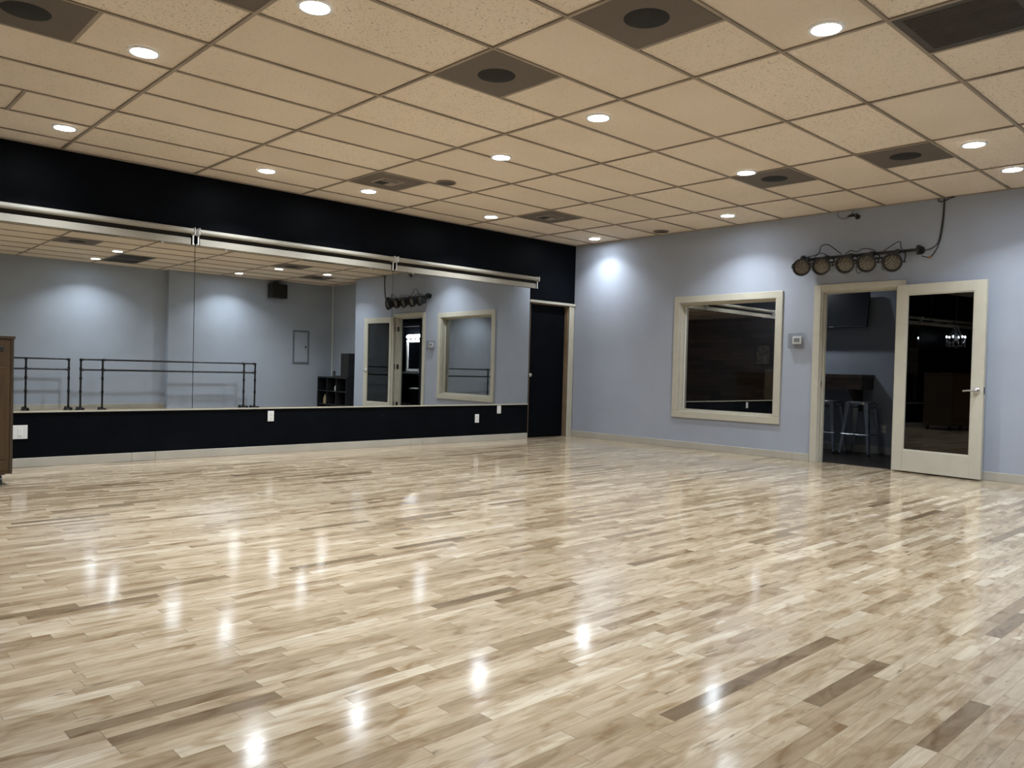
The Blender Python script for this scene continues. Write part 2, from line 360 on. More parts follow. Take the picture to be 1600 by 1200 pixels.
M_winglass = pane_mat('reflective window glass', .36, .45)
M_doorglass = pane_mat('tinted door glass', .038, .10)
M_plexi = pane_mat('clear acrylic cover', -.005, .94)
M_led = None
def led_mat():
    m, N, L, p = new_nt('par can led face')
    g = N.new('ShaderNodeTexCoord')
    v = N.new('ShaderNodeTexVoronoi'); v.inputs['Scale'].default_value = 105; v.inputs['Randomness'].default_value = .35; L.new(g.outputs['Object'], v.inputs['Vector'])
    r = N.new('ShaderNodeValToRGB'); r.color_ramp.elements[0].position = .22; r.color_ramp.elements[0].color = (.34,.29,.22,1)
    r.color_ramp.elements[1].position = .5; r.color_ramp.elements[1].color = (.045,.037,.028,1); L.new(v.outputs['Distance'], r.inputs[0])
    L.new(r.outputs[0], p.inputs['Base Color']); p.inputs['Roughness'].default_value = .22
    return m
M_led = led_mat()

# ------------------------------------------------------------------ structure: floor, ceiling, walls
XL, YR = 0.0, 0.0           # mirror wall plane x=0, blue wall plane y=0
YB = -13.4                  # rear wall
struct('floor', box(BM(), -.3, 9.1, YB-.2, .06, -.12, 0), M_floor)
bm = BM(); box(bm, 6.3, 9.1, .06, .62, -.12, 0)
struct('floor', bm, M_floor)
TILE_Z = H + .008
struct('ceiling', box(BM(), -.3, 9.1, YB-.2, .64, TILE_Z, TILE_Z+.1), M_tile)
T = .6096; GX = .3583; GY = -.9839
bm = BM()
i = -1
while GX + i*T < 9.0:
    x = GX + i*T
    if x > 0.02: box(bm, x-.0115, x+.0115, YB, .5, H-.001, H+.007)
    i += 1
j = -1
while True:
    y = GY - j*2*T
    if y < YB: break
    if y < .5: box(bm, 0, 9.0, y-.012, y+.012, H-.002, H+.0065)
    j += 1
for (ix, yh) in ((1, GY-11*T), (4, GY-11*T), (6, GY-11*T), (6, GY-7*T), (8, GY-7*T), (6, GY-T), (8, GY-T), (1, GY-T), (1, GY-5*T), (10, GY-5*T), (11, GY-5*T)):
    box(bm, GX+ix*T, GX+(ix+1)*T, yh-.012, yh+.012, H-.0015, H+.0062)
struct('ceiling', bm, M_tee, label='ceiling grid of thin painted tees')

# mirror wall (black), with the corner door opening y -0.95..-0.12
DOY0, DOY1, DOZ = -.95, -.125, 1.998
bm = BM()
box(bm, -.14, 0, YB, DOY0, 0, H+.02); box(bm, -.14, 0, DOY0, DOY1, DOZ, H+.02); box(bm, -.14, 0, DOY1, .0, 0, H+.02)
struct('wall_left', bm, M_black)
bm = BM(); box(bm, 0, .022, -10.4, -.985, .086, .497)     # furred black panel under the mirrors
struct('wall_left', bm, M_black)
bm = BM()
for a, b in ((-10.4,-6.432),(-6.43,-6.21),(-6.208,-3.07),(-3.068,-2.88),(-2.878,-.985)): box(bm, 0, .036, a, b, 0, .084)
struct('baseboard_left', bm, M_base, bevel=.003)
# ledge strip at the mirror foot
struct('trim_1', box(BM(), 0, .034, -10.4, -.985, .497, .512), M_cream)
# corner door: black leaf in recess, brown jamb, fluted casing
bm = BM(); box(bm, -.115, -.07, DOY0, DOY1, .005, DOZ)
d1 = struct('door_1', bm, M_black, bevel=.002, label='plain black door set in the corner of the black wall')
bm = BM(); lathe(bm, (-.07,-.90,.93), (1,0,0), [(0,.025),(.006,.025),(.01,.011),(.035,.011),(.042,.024),(.06,.026),(.068,.016),(.07,0)], 20); link('door_knob', bm, M_steel, d1, True)
bm = BM(); box(bm, -.14, -.006, DOY1-.016, DOY1, 0, DOZ); box(bm, -.14,-.006, DOY0, DOY0+.016, 0, DOZ); box(bm, -.14, -.006, DOY0, DOY1, DOZ-.016, DOZ)
j = link('door_jamb', bm, MAT('brown stained jamb', (.20,.14,.08), .5, var=.1), d1); j['label'] = 'brown wooden jamb'
bm = BM()   # fluted right-hand casing
prof = [(-.122,.0),(-.122,.014),(-.113,.019),(-.104,.019),(-.099,.012),(-.091,.012),(-.086,.019),(-.078,.019),(-.073,.012),(-.065,.012),(-.060,.019),(-.052,.019),(-.047,.012),(-.039,.012),(-.034,.019),(-.022,.019),(-.012,.014),(-.012,0)]
a = [bm.verts.new((x, y, 0)) for y, x in prof]; b = [bm.verts.new((x, y, 2.03)) for y, x in prof]
for k in range(len(prof)-1): bm.faces.new((a[k], a[k+1], b[k+1], b[k]))
bm.faces.new(b); bm.faces.new(a[::-1])
link('side_casing', bm, M_cream, d1)
link('head_casing', box(BM(), 0, .03, -.985, -.005, 1.998, 2.034), M_cream, d1, bevel=.003)

# blue wall (y 0..0.12) with window and door openings; ends at x 6.33
WX0, WX1, WZ0, WZ1 = 1.955, 3.365, .50, 1.965
DX0, DX1, DZ = 3.935, 4.80, 2.02
bm = BM(); y0, y1 = 0, .12
box(bm, -.14, WX0, y0, y1, 0, H+.02); box(bm, WX0, WX1, y0, y1, 0, WZ0); box(bm, WX0, WX1, y0, y1, WZ1, H+.02)
box(bm, WX1, DX0, y0, y1, 0, H+.02); box(bm, DX0, DX1, y0, y1, DZ, H+.02); box(bm, DX1, 6.33, y0, y1, 0, H+.02)
box(bm, 6.21, 6.33, y1, .47, 0, H+.02)
struct('wall_right', bm, M_blue)
bm = BM()
for a, b in ((.01,2.6),(2.602,3.63),(3.632,3.845),(4.885,6.33)): box(bm, a, b, -.014, 0, 0, .088)
box(bm, 6.33, 6.344, -.014, .45, 0, .088)
struct('baseboard_right', bm, M_base, bevel=.003)
# recess wall, opposite wall with its shallow step
struct('wall_recess', box(BM(), 6.33, 8.9, .47, .6, 0, H+.02), M_grey)
bm = BM(); box(bm, 8.06, 9.1, -3.25, .5, 0, H+.02); box(bm, 8.2, 9.1, -6.12, -3.25, 0, H+.02); box(bm, 8.95, 9.1, YB, -6.12, 0, H+.02)
struct('wall_opposite', bm, M_grey)
bm = BM(); box(bm, 8.186, 8.2, -6.12, -3.25, 0, .09)
struct('baseboard_opposite', bm, M_base, bevel=.003)
# rear wall clad in brown planks
struct('wall_rear', box(BM(), -.14, 9.1, YB-.12, YB, 0, H+.02), M_planks)
# thin wall angle round the ceiling edge
bm = BM(); box(bm, 0, .016, YB, 0, H-.004, H+.004); box(bm, 0, 6.33, -.012, 0, H-.003, H+.004)
struct('trim_2', bm, MAT('wall angle', (.35,.3,.24), .6))

# interior window: casing, deep reveal, glass
win = bpy.data.objects.new('window_1', None); COL.objects.link(win); win.location = ((WX0+WX1)/2, 0, WZ0); win['kind'] = 'structure'
win['label'] = 'square interior window with a deep cream wooden frame and dark reflective glass'
def wl(name, bm, m, **k):
    for v in bm.verts: v.co -= win.location
    return link(name, bm, m, win, **k)
def ring(bm, X0, X1, Z0, Z1, wd, ya, yb):
    box(bm, X0-wd, X1+wd, ya, yb, Z1, Z1+wd); box(bm, X0-wd, X1+wd, ya, yb, Z0-wd, Z0)
    box(bm, X0-wd, X0, ya, yb, Z0, Z1); box(bm, X1, X1+wd, ya, yb, Z0, Z1)
bm = BM(); ring(bm, WX0, WX1, WZ0, WZ1, .088, -.022, 0); wl('window_casing', bm, M_cream, bevel=.004)
bm = BM(); wd = -.014
box(bm, WX0, WX0+.014, 0, .12, WZ0, WZ1); box(bm, WX1-.014, WX1, 0, .12, WZ0, WZ1); box(bm, WX0, WX1, 0, .12, WZ1-.014, WZ1); box(bm, WX0, WX1, 0, .12, WZ0, WZ0+.014)
wl('window_reveal', bm, M_cream)
bm = BM(); ring(bm, WX0+.032, WX1-.032, WZ0+.032, WZ1-.032, .018, .07, .10); wl('window_stop', bm, M_cream, bevel=.002)
bm = BM(); box(bm, WX0+.034, WX0+.042, .074, .086, WZ0+.03, WZ1-.03); wl('glazing_bead', bm, M_white)
wl('window_glass', box(BM(), WX0+.03, WX1-.03, .085, .091, WZ0+.03, WZ1-.03), M_winglass)

# doorway with open glazed leaf
dd = bpy.data.objects.new('door_2', None); COL.objects.link(dd); dd.location = (DX1, -.03, 0); dd['kind'] = 'structure'
dd['label'] = 'cream door with one full-height dark glass pane, folded open against the blue wall'
def dl(name, bm, m, **k):
    for v in bm.verts: v.co -= dd.location
    return link(name, bm, m, dd, **k)
bm = BM(); box(bm, DX0-.085, DX0-.002, -.02, 0, 0, DZ+.075); box(bm, DX0-.002, DX1+.085, -.02, 0, DZ, DZ+.075); box(bm, DX1, DX1+.085, -.02, 0, 0, DZ)
dl('door_casing', bm, M_cream, bevel=.004)
bm = BM(); box(bm, DX0-.002, DX0+.016, 0, .125, 0, DZ); box(bm, DX1-.016, DX1+.002, 0, .125, 0, DZ); box(bm, DX0, DX1, 0, .125, DZ-.016, DZ+.002)
box(bm, DX0+.016, DX0+.028, .05, .085, 0, DZ-.016); box(bm, DX1-.028, DX1-.016, .05, .085, 0, DZ-.016); box(bm, DX0, DX1, .05, .085, DZ-.028, DZ-.016)
dl('door_jamb', bm, M_cream, bevel=.002)
bm = BM(); box(bm, DX0+.0165, DX0+.018, .012, .03, .89, .96); s = dl('strike_plate', bm, M_ventdark)
LW, LH, LT = .905, 2.015, .044
ang = -math.radians(6.0)
leafM = Matrix.Translation((DX1+.022, -.033, .014)) @ Matrix.Rotation(ang, 4, 'Z')
def lf(name, bm, m, parent=dd, **k):
    bmesh.ops.transform(bm, matrix=Matrix.Translation(-dd.location) @ leafM, verts=bm.verts)
    return link(name, bm, m, parent, **k)
# leaf local: x 0..LW, y 0..-LT (front face y=-LT), z 0..LH
bm = BM(); sw = .112; tr_ = .108; brl = .228
box(bm, 0, sw, -LT, 0, 0, LH); box(bm, LW-sw, LW, -LT, 0, 0, LH); box(bm, sw, LW-sw, -LT, 0, LH-tr_, LH); box(bm, sw, LW-sw, -LT, 0, 0, brl)
leaf = lf('door_leaf', bm, M_cream, bevel=.003)
bm = BM()
for (a,b,c_,d_) in ((sw,sw+.01,brl,LH-tr_),(LW-sw-.01,LW-sw,brl,LH-tr_),(sw,LW-sw,brl,brl+.01),(sw,LW-sw,LH-tr_-.01,LH-tr_)): box(bm, a, b, -LT+.004, -.006, c_, d_)
lf('glass_bead', bm, M_cream)
g_ = lf('door_glass', box(BM(), sw+.005, LW-sw-.005, -LT/2-.003, -LT/2+.003, brl+.005, LH-tr_-.005), M_doorglass)
bm = BM(); lathe(bm, (LW-.062,-LT,.895), (0,-1,0), [(0,.031),(.008,.031),(.012,.026),(.014,.013),(.045,.012),(.05,.0)], 24)
tube(bm, [(LW-.062,-LT-.045,.895),(LW-.085,-LT-.05,.895),(LW-.13,-LT-.048,.893),(LW-.175,-LT-.043,.888)], .0095, 10)
h = lf('lever_handle', bm, M_steel, smooth=True); h['label'] = 'satin steel lever handle'
bm = BM(); lathe(bm, (LW-.062,0,.895), (0,1,0), [(0,.031),(.008,.031),(.012,.013),(.03,.012),(.035,0)], 24); tube(bm, [(LW-.062,.03,.895),(LW-.09,.034,.895),(LW-.16,.032,.892)], .008, 8)
lf('lever_handle', bm, M_steel, smooth=True)
bm = BM(); box(bm, LW-.001, LW+.0015, -.034, -.010, .86, .93); lf('latch_plate', bm, M_blk)
for z in (.22, 1.0, 1.78):
    bm = BM(); cyl(bm, (DX1+.012,-.028,z-.05), (DX1+.012,-.028,z+.05), .008); box(bm, DX1-.0175, DX1-.0155, .0, .05, z-.05, z+.05); hg = dl('hinge', bm, M_blk); hg['label'] = 'black butt hinge'

# ------------------------------------------------------------------ mirrors, slightly bowed like the real sheets
def mirror_sheet(y0, y1, label):
    t = thing('mirror_panel', label, 'mirror', (0, (y0+y1)/2, .512), 0, 'mirror sheets on the black wall')
    z0, z1 = .512, 2.196; n = 40; E0, E1 = -.004, .009
    bm = BM(); ys = (y0+.0015, y1-.0015); rows = []
    def xs(z):
        tt = z-.5; return .030 - (E0*tt + (E1-E0)*tt*tt/3.4)
    for k in range(n+1):
        z = z0+(z1-z0)*k/n
        rows.append([bm.verts.new((xs(z), y-(y0+y1)/2, z-z0)) for y in ys])
    for a, b in zip(rows, rows[1:]): bm.faces.new((a[0], a[1], b[1], b[0]))
    o = link('mirror_glass', bm, M_mirror, t, False)
    for p in o.data.polygons: p.use_smooth = True
    bm = BM()   # backing and polished edge
    R1 = [[bm.verts.new((xs(z0+(z1-z0)*k/8)-.001, y-(y0+y1)/2, (z1-z0)*k/8)) for y in ys] for k in range(9)]
    R2 = [[bm.verts.new((.001, y-(y0+y1)/2, (z1-z0)*k/8)) for y in ys] for k in range(9)]
    for k in range(8):
        bm.faces.new((R1[k][0], R1[k][1], R1[k+1][1], R1[k+1][0])); bm.faces.new((R2[k][0], R2[k][1], R2[k+1][1], R2[k+1][0]))
        for s in (0,1): bm.faces.new((R1[k][s], R2[k][s], R2[k+1][s], R1[k+1][s]))
    bm.faces.new((R1[0][0],R1[0][1],R2[0][1],R2[0][0])); bm.faces.new((R1[8][0],R1[8][1],R2[8][1],R2[8][0]))
    link('mirror_backing', bm, M_blk, t)
    for yy in ((y0+y1)/2+.9, (y0+y1)/2-.9):
        bm = BM(); box(bm, .024, .036, yy-.012-(y0+y1)/2, yy+.012-(y0+y1)/2, z1-z0-.014, z1-z0); link('mirror_clip', bm, M_steel, t)
    return t
mirror_sheet(-3.393, -.99, 'wall mirror nearest the corner door, reflecting the framed window')
mirror_sheet(-5.845, -3.396, 'middle wall mirror, reflecting the right part of the grey wall and shelf')
mirror_sheet(-8.30, -5.848, 'wall mirror at the left, reflecting two ballet barres and a wall step')

# roller shades above the mirrors
def shade(y0, y1, label):
    L_ = y1-y0; t = thing('roller_shade', label, 'roller shade', (0, (y0+y1)/2, 2.335), 0, 'roller shades above the mirrors')
    a, b = -L_/2+.02, L_/2-.02
    bm = BM(); cyl(bm, (.075,a,-.002), (.075,b,-.002), .028, n=28); link('roller_tube', bm, M_shade, t, True)
    bm = BM(); box(bm, .030,.033, a+.012, b-.012, -.085, .012); k_ = link('shade_cloth', bm, M_cloth, t); k_['label'] = 'cloth strip between tube and hem, coloured dark as the shaded gap'
    bm = BM(); box(bm, .036,.050, a+.012, b-.012, -.138, -.068); link('hem_bar', bm, M_shade, t, bevel=.004)
    for s, yy in ((-1, a), (1, b)):
        bm = BM(); box(bm, 0, .105, yy+s*.008-.0025, yy+s*.008+.0025, -.036, .034); box(bm, .052, .062, min(yy,yy+s*.012), max(yy,yy+s*.012), -.128, .02); box(bm, 0, .004, yy+s*.008-.02, yy+s*.008+.02, -.03, .03)
        cyl(bm, (.083,yy,0), (.083,yy+s*.018,0), .010, n=12); link('bracket', bm, M_white, t)
        bm = BM(); cyl(bm, (.052,yy+s*.0-.0,-.131), (.052,yy+s*.022,-.131), .006, n=10); link('hem_cap', bm, M_white, t)
    return t
shade(-3.375, -.865, 'cream roller shade rolled up above the mirror nearest the corner door')
shade(-5.84, -3.40, 'cream roller shade rolled up above the middle mirror')
shade(-8.30, -5.865, 'cream roller shade rolled up above the left mirror')
shade(-10.38, -8.325, 'cream roller shade beyond the left picture edge, seen only in the door glass')

# ------------------------------------------------------------------ wall plates
def outlet(x, y, z, face, label, wdt=.072, hgt=.116, kind='outlet', rot=0, mat=M_white):
    t = thing('wall_outlet' if kind == 'outlet' else 'wall_switch', label, 'outlet' if kind == 'outlet' else 'switch', (x, y, z), rot)
    # local: plate faces +x
    link('cover_plate', box(BM(), 0, .006, -wdt/2, wdt/2, -hgt/2, hgt/2), mat, t, bevel=.002)
    if kind == 'outlet':
        for dz in (-.024, .024):
            bm = BM(); box(bm, .006, .0085, -.017, .017, dz-.016, dz+.016); s = link('socket', bm, M_white, t, bevel=.003)
            bm = BM()
            for dy in (-.007, .007): box(bm, .0086, .009, dy-.0015, dy+.0015, dz-.003, dz+.007)
            link('slot', bm, M_blk, s)
    else:
        link('rocker', box(BM(), .006, .010, -.017, .017, -.033, .033), M_white, t, bevel=.002)
    return t
outlet(.022, -4.975, .415, '+x', 'white wall outlet under the middle mirror, alone on the black panel')
outlet(.022, -1.95, .318, '+x', 'white wall outlet on black panel, the lower of the two near the corner door')
outlet(.022, -1.543, .436, '+x', 'white wall plate just under the mirror edge, nearest the corner door', kind='switch')
outlet(.022, -7.385, .322, '+x', 'large white wall plate on the black panel beside the brown cabinet', wdt=.12, hgt=.125, kind='switch')
outlet(.022, -9.22, .25, '+x', 'white wall outlet beyond the left picture edge, seen only in the door glass')
outlet(.022, -9.38, .25, '+x', 'second white wall plate beyond the left picture edge, seen only in the door glass', kind='switch')

# thermostat in a clear lock box
t = thing('thermostat', 'white thermostat in clear plastic lock box between the window and doorway', 'thermostat', (3.653, 0, 1.44))
link('body', box(BM(), -.058, .058, -.026, 0, -.045, .050), M_white, t, bevel=.008)
link('screen', box(BM(), -.036, .036, -.0275, -.0258, -.018, .030), MAT('grey lcd', (.25,.27,.29), .25), t)
bm = BM()
for (a,b,c_,d_,e_,f_) in ((-.095,.095,-.062,-.059,-.095,.085),(-.095,.095,-.062,0,.082,.085),(-.095,.095,-.062,0,-.095,-.092),(-.095,-.092,-.062,0,-.095,.085),(.092,.095,-.062,0,-.095,.085)): box(bm, a,b,c_,d_,e_,f_)
l = link('lock_box', bm, M_plexi, t); l['label'] = 'clear plastic box'
bm = BM(); cyl(bm, (0,-.062,-.083), (0,-.07,-.083), .009, n=14); link('lock', bm, M_steel, t)

# ------------------------------------------------------------------ recessed lights
def make_lamp(x, y, pw, label):
    t = thing('recessed_light', label, 'ceiling light', (x, y, H), 0, 'recessed ceiling lights')
    return t
lamp_mesh = {}
first = True
for (x, y, pw, label) in LAMPS:
    t = make_lamp(x, y, pw, label)
    if first:
        bm = BM(); lathe(bm, (0,0,0), (0,0,1), [(.004,.096),(-.004,.098),(-.007,.090),(-.006,.079),(.004,.074),(.006,.074),(.0062,.096),(.004,.096)], 40)
        r_ = link('trim_ring', bm, M_trim, t, True)
        bm = BM(); lathe(bm, (0,0,0), (0,0,1), [(-.001,0),(-.0015,.03),(-.001,.06),(.003,.0745),(.006,.0745),(.006,0)], 40)
        l_ = link('lens', bm, M_lens, t, True)
        first = False; base = (r_, l_)
    else:
        for q in base:
            k = q.copy(); COL.objects.link(k); k.parent = t
    ld = bpy.data.lights.new('lamp_light', 'AREA'); ld.shape = 'DISK'; ld.size = .13; ld.energy = LAMP_W*pw; ld.color = LAMP_COL; ld.spread = math.radians(118)
    lo = bpy.data.objects.new('lamp_light', ld); COL.objects.link(lo); lo.parent = t; lo.location = (0,0,-.012)

# ------------------------------------------------------------------ ceiling vents
def vent(ix, yc, label, kind='disc'):
    xc = GX+(ix+.5)*T
    t = thing('ceiling_vent', label, 'vent', (xc, yc, H), 0, 'square ceiling vents')
    h = T/2-.014
    if kind == 'disc':
        link('perforated_panel', box(BM(), -h, h, -h, h, -.002, .006), M_vent, t)
        bm = BM(); lathe(bm, (0,0,0), (0,0,1), [(-.002,.125),(-.0035,.12),(-.0042,0)], 36)
        o = link('duct_disc', bm, M_hole, t, True); o['label'] = 'dark round duct shape'
    elif kind == 'grille':
        link('panel', box(BM(), -h, h, -h, h, -.002, .006), M_vent, t)
        bm = BM(); box(bm, -.13, .13, -.13, .13, -.0035, -.002); link('grille_face', bm, MAT('grey grille face', (.26,.22,.18), .6), t)
        bm = BM(); box(bm, -.12, .0, -.10, .02, -.006, -.0035)
        for k in range(6): box(bm, .02, .12, -.10+k*.036, -.09+k*.036, -.006, -.0035)
        link('opening', bm, M_hole, t)
    return t
Tm = T
vent(1, GY-5.5*T, 'square ceiling vent with small dark opening, nearest the black wall', 'grille')
vent(1, GY-1.5*T, 'small-looking square ceiling vent with a dark slot, near the far corner', 'grille')
vent(6, GY-7.5*T, 'dark square ceiling vent with round centre in the middle of the ceiling')
vent(8, GY-7.5*T, 'largest dark square ceiling vent with round centre at the top edge')
vent(6, GY-1.5*T, 'dark square ceiling vent touching a recessed light above the window')
vent(8, GY-1.5*T, 'dark square ceiling vent above the open door, left of two recessed lights')
vent(4, GY-11.5*T, 'dark square ceiling vent in the upper left picture corner')
vent(6, GY-10.5*T, 'ribbed dark square ceiling vent cut by the top edge, left of the near recessed light')
vent(10, GY+.5*T, 'dark square ceiling vent seen in the mirror near the recess')
# big return grille, two cells long
t = thing('return_vent', 'large dark ribbed return air vent at the top right picture corner', 'vent', (GX+11*T, GY-5.5*T, H))
link('vent_frame', box(BM(), -T+.012, T-.012, -T/2+.012, T/2-.012, 0, .006), M_ventdark, t)
for sx in (-1, 1):
    bm = BM()
    for k in range(22): box(bm, sx*T/2-.25, sx*T/2+.25, -.24+k*.0225, -.232+k*.0225, -.004, .0)
    link('louver_panel', bm, MAT('louver brown', (.06,.05,.04), .55), t)
def round_grille(x, y, label):
    t = thing('round_grille', label, 'ceiling speaker', (x, y, H), 0, 'small round ceiling grilles')
    bm = BM(); lathe(bm, (0,0,0), (0,0,1), [(.006,.105),(-.003,.105),(-.006,.098),(-.004,.088),(.004,.088)], 32); link('rim', bm, MAT('brown rim', (.20,.16,.12), .5), t, True)
    bm = BM(); lathe(bm, (0,0,0), (0,0,1), [(-.001,.088),(-.004,0)], 32); link('grille_face', bm, M_ventdark, t)
round_grille(1.705, -3.904, 'small round dark grille in the ceiling, left of centre')
round_grille(1.755, -.219, 'small round dark grille in the ceiling near the far corner')

# ------------------------------------------------------------------ lighting bar with five par cans over the doorway
t = thing('light_bar', 'black stage light bar with five round lamps above the doorway', 'stage lights', (4.35, -.06, 2.40))
XA, XB = -.63, .67
bm = BM(); cyl(bm, (XA,0,0), (XB,0,.0), .017, n=14); cyl(bm, (XA+.02,-.0,-.055), (XB-.2,0,-.055), .010, n=10); link('bar', bm, M_blk, t, True)
for xx in (XA, XB):
    bm = BM(); lathe(bm, (xx-.012,0,0), (1,0,0), [(0,0),(0,.052),(.024,.052),(.024,0)], 28); lathe(bm, (xx,.055,0), (0,-1,0), [(-.004,.045),(.004,.045),(.006,.02),(.05,.018),(.05,0)], 20); link('end_plate', bm, M_blk, t, True)
for k, (cx, dz) in enumerate(((-.575,-.105),(-.335,-.112),(-.06,-.112),(.18,-.118),(.455,-.132))):
    c0 = Vector((cx, -.135, dz)); ax = Vector((.20+.02*k, -1, -.26)).normalized() if k else Vector((.34,-1,-.20)).normalized()
    bm = BM(); lathe(bm, c0-ax*.11, ax, [(0,0),(0,.045),(.015,.058),(.07,.072),(.095,.092),(.11,.100),(.150,.102),(.152,.088),(.125,.079)], 32)
    can = link('lamp_can', bm, M_blk, t, True)
    bm = BM(); lathe(bm, c0-ax*.11, ax, [(.128,.0800),(.133,.05),(.135,0)], 32); f = link('lamp_face', bm, M_led, can, True)
    u = ax.cross(Vector((0,0,1))).normalized()
    bm = BM(); tube(bm, [c0+u*.107-ax*.03, c0+u*.112+Vector((0,.02,.04)), Vector((cx,.0,-.02))+u*.07, Vector((cx,0,.0)), Vector((cx,0,-.02))-u*.07, c0-u*.112+Vector((0,.02,.04)), c0-u*.107-ax*.03], .007, 8); 
    for s in (-1,1): sph(bm, c0+u*.112*s-ax*.03, .014, 10)
    box(bm, cx-.02, cx+.02, -.022, .022, -.026, .024); link('yoke', bm, M_blk, can)
bm = BM()
tube(bm, [(-.56,-.05,.02),(-.42,-.05,.05),(-.38,-.07,.13),(-.30,-.07,.14),(-.22,-.05,.08),(-.15,-.04,.02)], .0055)
tube(bm, [(-.48,-.05,.0),(-.40,-.06,.05),(-.33,-.06,.03),(-.28,-.05,-.03)], .005)
tube(bm, [(-.12,-.04,.0),(-.05,-.05,.05),(.03,-.05,.03),(.10,-.05,.06),(.2,-.04,.04),(.24,-.03,.0)], .005)
tube(bm, [(.30,-.04,.0),(.40,-.05,.06),(.49,-.05,.10),(.50,-.04,.04),(.52,-.03,.0)], .005)
tube(bm, [(.06,-.05,-.05),(.03,-.06,-.16),(.06,-.06,-.215),(.10,-.06,-.18),(.09,-.05,-.06)], .004)
tube(bm, [(.33,-.05,-.05),(.31,-.06,-.15),(.325,-.06,-.20),(.35,-.06,-.12),(.34,-.05,-.04)], .004)
link('lamp_cable', bm, M_blk, t, True)
t = thing('power_cable', 'black cable hanging from the ceiling edge down to the stage light bar', 'cable', (5.24, -.012, H))
bm = BM()
tube(bm, [(0,0,-.01),(-.005,0,-.15),(-.02,0,-.32),(-.045,0,-.46),(-.10,-.01,-.52),(-.195,-.03,-.545)], .0055)
tube(bm, [(.004,0,-.01),(.002,0,-.16),(-.01,0,-.34),(-.035,0,-.47),(-.07,-.01,-.56),(-.115,-.02,-.615),(-.16,-.03,-.61),(-.19,-.05,-.60)], .0055)
tube(bm, [(-.055,0,-.004),(-.05,-.01,-.03),(-.02,-.012,-.04),(.02,-.012,-.03),(.06,-.01,-.012),(.10,0,-.004)], .006)
link('cable_run', bm, M_blk, t, True)
bm = BM(); sph(bm, (-.115,-.022,-.617), .014, 10); o = link('connector', bm, MAT('orange plug', (.35,.13,.03), .5), t); o['label'] = 'orange plug'
t = thing('motion_sensor', 'small black sensor on a stub arm high on the blue wall above the stage lights', 'sensor', (4.30, 0, 2.845))
bm = BM(); lathe(bm, (.03,0,0), (0,-1,0), [(0,.028),(.012,.028),(.014,0)], 18); cyl(bm, (.03,0,0), (.03,-.05,.03), .008); link('base', bm, M_blk, t)
bm = BM(); box(bm, -.03, .02, -.075, -.045, .0, .028); cyl(bm, (-.03,-.06,.012), (-.055,-.075,.006), .012, n=12); link('head', bm, M_blk, t, bevel=.004)
bm = BM(); tube(bm, [(-.20,-.004,.08),(-.21,-.004,.05),(-.17,-.004,.01),(-.11,-.004,.0),(-.05,-.004,.03),(-.02,-.004,.08)], .0022, 6)
tt = thing('thin_wire', 'thin loop of wire drooping from the ceiling edge left of the black sensor', 'wire', (4.30,0,2.845)); link('wire_loop', bm, M_ventdark, tt)

# ------------------------------------------------------------------ brown cabinet at the left edge
t = thing('wooden_cabinet', 'tall honey-brown wooden cabinet with a dark edge at the left picture border', 'cabinet', (.86, -8.33, 0))
CX, CY = .29, .675
link('body', box(BM(), -CX, CX, -CY, CY-.022, .095, 1.135), M_tan, t, bevel=.004)
link('edge_post', box(BM(), -CX-.002, CX+.004, CY-.022, CY, .095, 1.135), M_tandark, t, bevel=.003)
link('top', box(BM(), -CX-.012, CX+.014, -CY-.01, CY+.008, 1.135, 1.162), M_tandark, t, bevel=.005)
link('rail', box(BM(), CX, CX+.006, -CY+.04, CY-.03, .12, .19), M_tan, t, bevel=.002)
link('door', box(BM(), CX, CX+.008, -CY+.05, CY-.05, .21, .92), M_tan, t, bevel=.003)
link('handle', box(BM(), CX+.006, CX+.012, CY-.16, CY-.07, 1.045, 1.075), M_blk, t, bevel=.002)
for sx in (-1,1):
    for sy in (-1,1):
        bm = BM(); cyl(bm, (sx*.23,sy*.6-.012,.04), (sx*.23,sy*.6+.012,.04), .04, n=20); box(bm, sx*.23-.03, sx*.23+.03, sy*.6-.03, sy*.6+.03, .085, .097); box(bm, sx*.23-.01, sx*.23+.01, sy*.6-.02, sy*.6-.015, .04, .09); link('caster', bm, M_blk, t)

# ------------------------------------------------------------------ ballet barres by the opposite wall (seen in the mirror)
def barre(x, y0, y1, label, mid=()):
    t = thing('ballet_barre', label, 'ballet barre', (x, (y0+y1)/2, 0), 0, 'free-standing pipe barres')
    hl = (y1-y0)/2
    for s in [-1, 1]+[(m_-(y0+y1)/2)/hl for m_ in mid]:
        bm = BM(); cyl(bm, (0,s*hl,.04), (0,s*hl,.985), .017, n=14)
        for z in (.05,.36,.62,.80,.975): cyl(bm, (0,s*hl,z-.025), (0,s*hl,z+.025), .024, n=14)
        link('post', bm, M_blkmetal, t, True)
        bm = BM(); cyl(bm, (-.18,s*hl,.035), (.18,s*hl,.035), .017, n=14)
        for xx in (-.18,.18): lathe(bm, (xx,s*hl,0), (0,0,1), [(0,.045),(.008,.045),(.012,.024),(.055,.024),(.06,.012),(.06,0)], 16)
        cyl(bm, (-.04,s*hl,.035), (.04,s*hl,.035), .026, n=14); link('foot', bm, M_blkmetal, t, True)
    bm = BM(); cyl(bm, (0,-hl,.985), (0,hl,.985), .017, n=14)
    for s in (-1,1): cyl(bm, (0,s*hl,.985), (0,s*(hl-.05),.985), .024, n=14)
    link('top_rail', bm, M_blkmetal, t, True)
    bm = BM(); cyl(bm, (0,-hl,.785), (0,hl,.785), .017, n=14)
    for s in (-1,1): cyl(bm, (0,s*hl,.785), (0,s*(hl-.05),.785), .024, n=14)
    link('lower_rail', bm, M_blkmetal, t, True)
    return t
